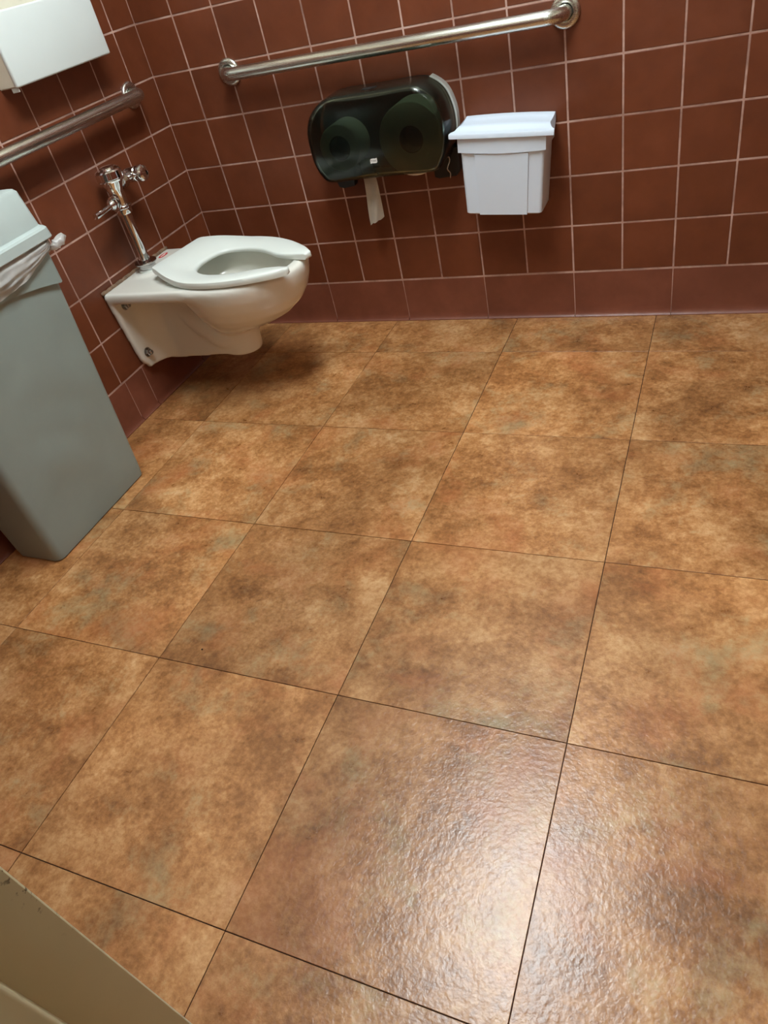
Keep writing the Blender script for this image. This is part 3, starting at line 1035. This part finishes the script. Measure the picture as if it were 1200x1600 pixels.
# shell: back, sides and floor of the case
add_box(bm, 0.001, 0.012, -SW + 0.004, SW - 0.004, 0.004, 0.34, 0.002)
add_box(bm, 0.001, 0.066, -SW + 0.002, -SW + 0.008, 0.002, 0.34, 0.002)
add_box(bm, 0.001, 0.066, SW - 0.008, SW - 0.002, 0.002, 0.34, 0.002)
add_box(bm, 0.001, 0.066, -SW + 0.003, SW - 0.003, 0.001, 0.008, 0.002)
add_box(bm, 0.001, 0.066, -SW + 0.003, SW - 0.003, 0.332, 0.341, 0.002)
finish('case', bm, M_CREAM, sc)
bm = bmesh.new()
add_box(bm, 0.058, 0.072, -SW, SW, 0.0, 0.165, 0.005, 3)
finish('front_panel', bm, M_BOX, sc, True, 0.6)
bm = bmesh.new()
add_box(bm, 0.016, 0.050, -SW + 0.02, SW - 0.02, 0.010, 0.318, 0.002)
finish('paper_covers', bm, M_CREAM, sc)
bm = bmesh.new()
add_lathe(bm, [(0.0, 0.006), (0.003, 0.006), (0.004, 0.004)], (0.050, -0.040, 0.182), (1, 0, 0), 14)  # dark disc in place of a cut hole, its shade painted
finish('dark_hole_disc', bm, M_INK, sc)
bm = bmesh.new()
add_box(bm, 0.040, 0.066, -SW + 0.004, -SW + 0.007, -0.010, 0.003, 0.001)
finish('tab', bm, M_BACKPLATE, sc)

# ------------------------------------------------------------------ waste container
TXC, TYC = 0.128, -1.192
tc_ = thing('waste_container', 'slim grey-green plastic waste container standing against the left wall', 'waste container', (TXC, TYC, 0.0))
RIMZ = 0.728
def can_ring(z, hx, hy, r):
    return [(x, y, z) for x, y in rrect(-hx, hx, -hy, hy, r, 6)]
def can_dim(z):
    k = z / RIMZ
    return 0.083 + 0.036 * k, 0.203 + 0.026 * k
bm = bmesh.new()
def fine_ring(z, hx, hy, r):
    ring = rrect(-hx, hx, -hy, hy, r, 6)
    m = []
    for a, b in zip(ring, ring[1:] + ring[:1]):
        k = 16 if abs(b[1] - a[1]) > 0.1 else (6 if abs(b[0] - a[0]) > 0.05 else 1)
        for t in range(k):
            m.append((a[0] + (b[0] - a[0]) * t / k, a[1] + (b[1] - a[1]) * t / k, z))
    # the thin side walls are slightly dented
    out = []
    for x, y, z_ in m:
        f = max(0.0, 1 - (abs(y) / (hy + 0.001)) ** 4) * max(0.0, math.sin(PI * min(1, z_ / RIMZ)))
        d = (noise.noise(Vector((y * 7.0 + 0.4, z_ * 6.0, x * 2))) * 0.010) * f if abs(x) > hx * 0.9 else 0.0
        out.append((x + math.copysign(d, x) if d else x, y, z_))
    return out
rg = [fine_ring(0.0005, 0.078, 0.198, 0.020), fine_ring(0.004, 0.082, 0.202, 0.022)]
for i in range(1, 29):
    z = RIMZ * i / 28
    hx, hy = can_dim(z)
    rg.append(fine_ring(z, hx, hy, 0.022))
hx, hy = can_dim(RIMZ)
rg += [fine_ring(RIMZ, hx - 0.004, hy - 0.004, 0.019), fine_ring(0.50, hx - 0.024, hy - 0.020, 0.018)]
add_rings(bm, rg)
finish('body', bm, M_GREY, tc_, True, 0.6)
# collar: the thicker band at the top whose lower edge arches up along the long sides
bm = bmesh.new()
ra, rb_, rc = [], [], []
base = rrect(-1, 1, -1, 1, 0.2, 6)
def collar_pts(z_of, off):
    out = []
    hx0, hy0 = can_dim(0.66)
    ring = rrect(-hx0 - off, hx0 + off, -hy0 - off, hy0 + off, 0.024, 6)
    # subdivide the long straight runs so the arch is smooth
    m = []
    for a, b in zip(ring, ring[1:] + ring[:1]):
        L = math.dist(a, b)
        k = max(1, int(L / 0.02))
        for t in range(k):
            m.append((a[0] + (b[0] - a[0]) * t / k, a[1] + (b[1] - a[1]) * t / k))
    for x, y in m:
        z = z_of(x, y)
        gx = (can_dim(z)[0] - hx0)
        gy = (can_dim(z)[1] - hy0)
        out.append((x + math.copysign(gx, x) * min(1, abs(x) / hx0), y + math.copysign(gy, y) * min(1, abs(y) / hy0), z))
    return out
def arch(x, y):
    k = min(1.0, abs(y) / 0.215)
    if abs(x) < 0.10:
        return 0.622
    return 0.622 + 0.036 * (1 - k ** 1.7)
c_in = collar_pts(arch, -0.001)
c_lo = collar_pts(arch, 0.0055)
c_up = collar_pts(lambda x, y: RIMZ - 0.003, 0.0055)
c_ti = collar_pts(lambda x, y: RIMZ + 0.001, 0.001)
add_rings(bm, [c_in, c_lo, c_up, c_ti], cap0=False, cap1=False)
finish('collar', bm, M_GREY, tc_, True, 0.5)
# lid: flange and raised hood with an opening in the top
def lid_rings():
    f = [(RIMZ + 0.008, 0.128, 0.246, 0.020), (RIMZ + 0.002, 0.137, 0.255, 0.022), (RIMZ + 0.004, 0.138, 0.256, 0.022), (RIMZ + 0.026, 0.136, 0.254, 0.022), (RIMZ + 0.031, 0.132, 0.250, 0.020), (RIMZ + 0.033, 0.126, 0.246, 0.018), (RIMZ + 0.036, 0.123, 0.244, 0.018), (RIMZ + 0.118, 0.110, 0.242, 0.020), (RIMZ + 0.125, 0.105, 0.237, 0.018), (RIMZ + 0.127, 0.099, 0.231, 0.016), (RIMZ + 0.127, 0.062, 0.150, 0.020), (RIMZ + 0.125, 0.058, 0.146, 0.018), (RIMZ + 0.060, 0.054, 0.142, 0.016)]
    return f
bm = bmesh.new()
add_rings(bm, [can_ring(*r_) for r_ in lid_rings()], cap0=False, cap1=False)
lido = finish('lid', bm, M_LIDGREY, tc_, True, 0.5)
lido['label'] = 'pale grey hooded lid with an opening in the top'
bm = bmesh.new()
add_box(bm, -0.056, 0.056, -0.144, 0.144, RIMZ + 0.056, RIMZ + 0.061)
finish('opening', bm, M_SLOT, lido)  # dark plate across the hood, painted for the shade inside the container
# bag: film folded out over the rim, held under the lid, knotted at the far end
bag = thing('trash_bag', 'thin white trash bag hanging out under the waste container lid, knotted at one corner', 'trash bag', (TXC, TYC, RIMZ - 0.06))
bm = bmesh.new()
path = []
hx0, hy0 = can_dim(0.70)
# from the far-end (+y) corner along the +x long side and round the near end
Lx = hx0 + 0.009
Ly = hy0 + 0.009
ring = rrect(-Lx, Lx, -Ly, Ly, 0.024, 6)
m = []
for a, b in zip(ring, ring[1:] + ring[:1]):
    Ld = math.dist(a, b)
    k = max(1, int(Ld / 0.006))
    for t in range(k):
        m.append((a[0] + (b[0] - a[0]) * t / k, a[1] + (b[1] - a[1]) * t / k))
N = len(m)
rows = 16
gv = []
for j in range(rows + 1):
    k = j / rows
    rv = []
    for (x, y) in m:
        s = (Ly - y)                        # distance from the far corner along the side
        if x > Lx * 0.6:
            drop = 0.014 + 0.038 * (1 - math.exp(-max(0, s - 0.01) / 0.055)) + 0.02 * min(1, s / 0.4)
        elif y > 0:
            drop = 0.014 + 0.012 * abs(x) / Lx
        else:
            drop = 0.05
        drop *= 1 + 0.12 * noise.noise(Vector((x * 30, y * 30, 1.0)))
        nx, ny = (1 if x > Lx * 0.93 else (-1 if x < -Lx * 0.93 else 0)), (1 if y > Ly * 0.97 else (-1 if y < -Ly * 0.97 else 0))
        d = Vector((nx, ny, 0))
        if d.length > 0:
            d.normalize()
        w = noise.noise(Vector((y * 14 + k * 3.0, x * 14, k * 5.0))) * 0.007 + noise.noise(Vector((y * 22 - k * 4, x * 20, k * 12))) * 0.0055
        bulge = 0.010 * math.sin(PI * min(1, k * 1.0)) + w * (0.3 + k)
        z = RIMZ + 0.001 - (drop + 0.001) * k
        rv.append(bm.verts.new((x + d.x * max(0.0005, 0.002 + bulge * 0.8), y + d.y * max(0.0005, 0.002 + bulge * 0.8), z - RIMZ + 0.06)))
    gv.append(rv)
for j in range(rows):
    for i in range(N):
        q = (i + 1) % N
        bm.faces.new((gv[j][i], gv[j][q], gv[j + 1][q], gv[j + 1][i]))
finish('film', bm, M_BAG, bag, True)
bm = bmesh.new()
kp = catmull([(0.088, Ly - 0.002, 0.036), (0.098, Ly + 0.012, 0.032), (0.104, Ly + 0.024, 0.031), (0.108, Ly + 0.038, 0.035), (0.110, Ly + 0.054, 0.040), (0.111, Ly + 0.066, 0.044)], 6)
nk = len(kp)
add_tube(bm, kp, [max(0.003, (0.010 if i < nk * 0.2 else 0.0045 + 0.008 * math.sin(PI * min(1, max(0, (i / nk - 0.25) / 0.8))))) for i in range(nk)], 18)
for v in bm.verts:
    v.co += Vector((noise.noise(v.co * 90), noise.noise(v.co * 90 + Vector((5, 0, 0))), noise.noise(v.co * 90 + Vector((0, 9, 0))))) * 0.0050
finish('knot', bm, M_BAG, bag, True)

# ------------------------------------------------------------------ speck on the floor
bm = bmesh.new()
bmesh.ops.create_icosphere(bm, subdivisions=1, radius=0.0022)
for v in bm.verts:
    v.co.x *= 1.3
    v.co.z = max(-0.0006, v.co.z * 0.5) + 0.0004
o = finish('dirt_speck', bm, M_DIRT, None, True, None, (0.808, -1.578, 0.0009))
tag(o, 'tiny dark speck of dirt on the floor tile near the waste container', 'dirt')
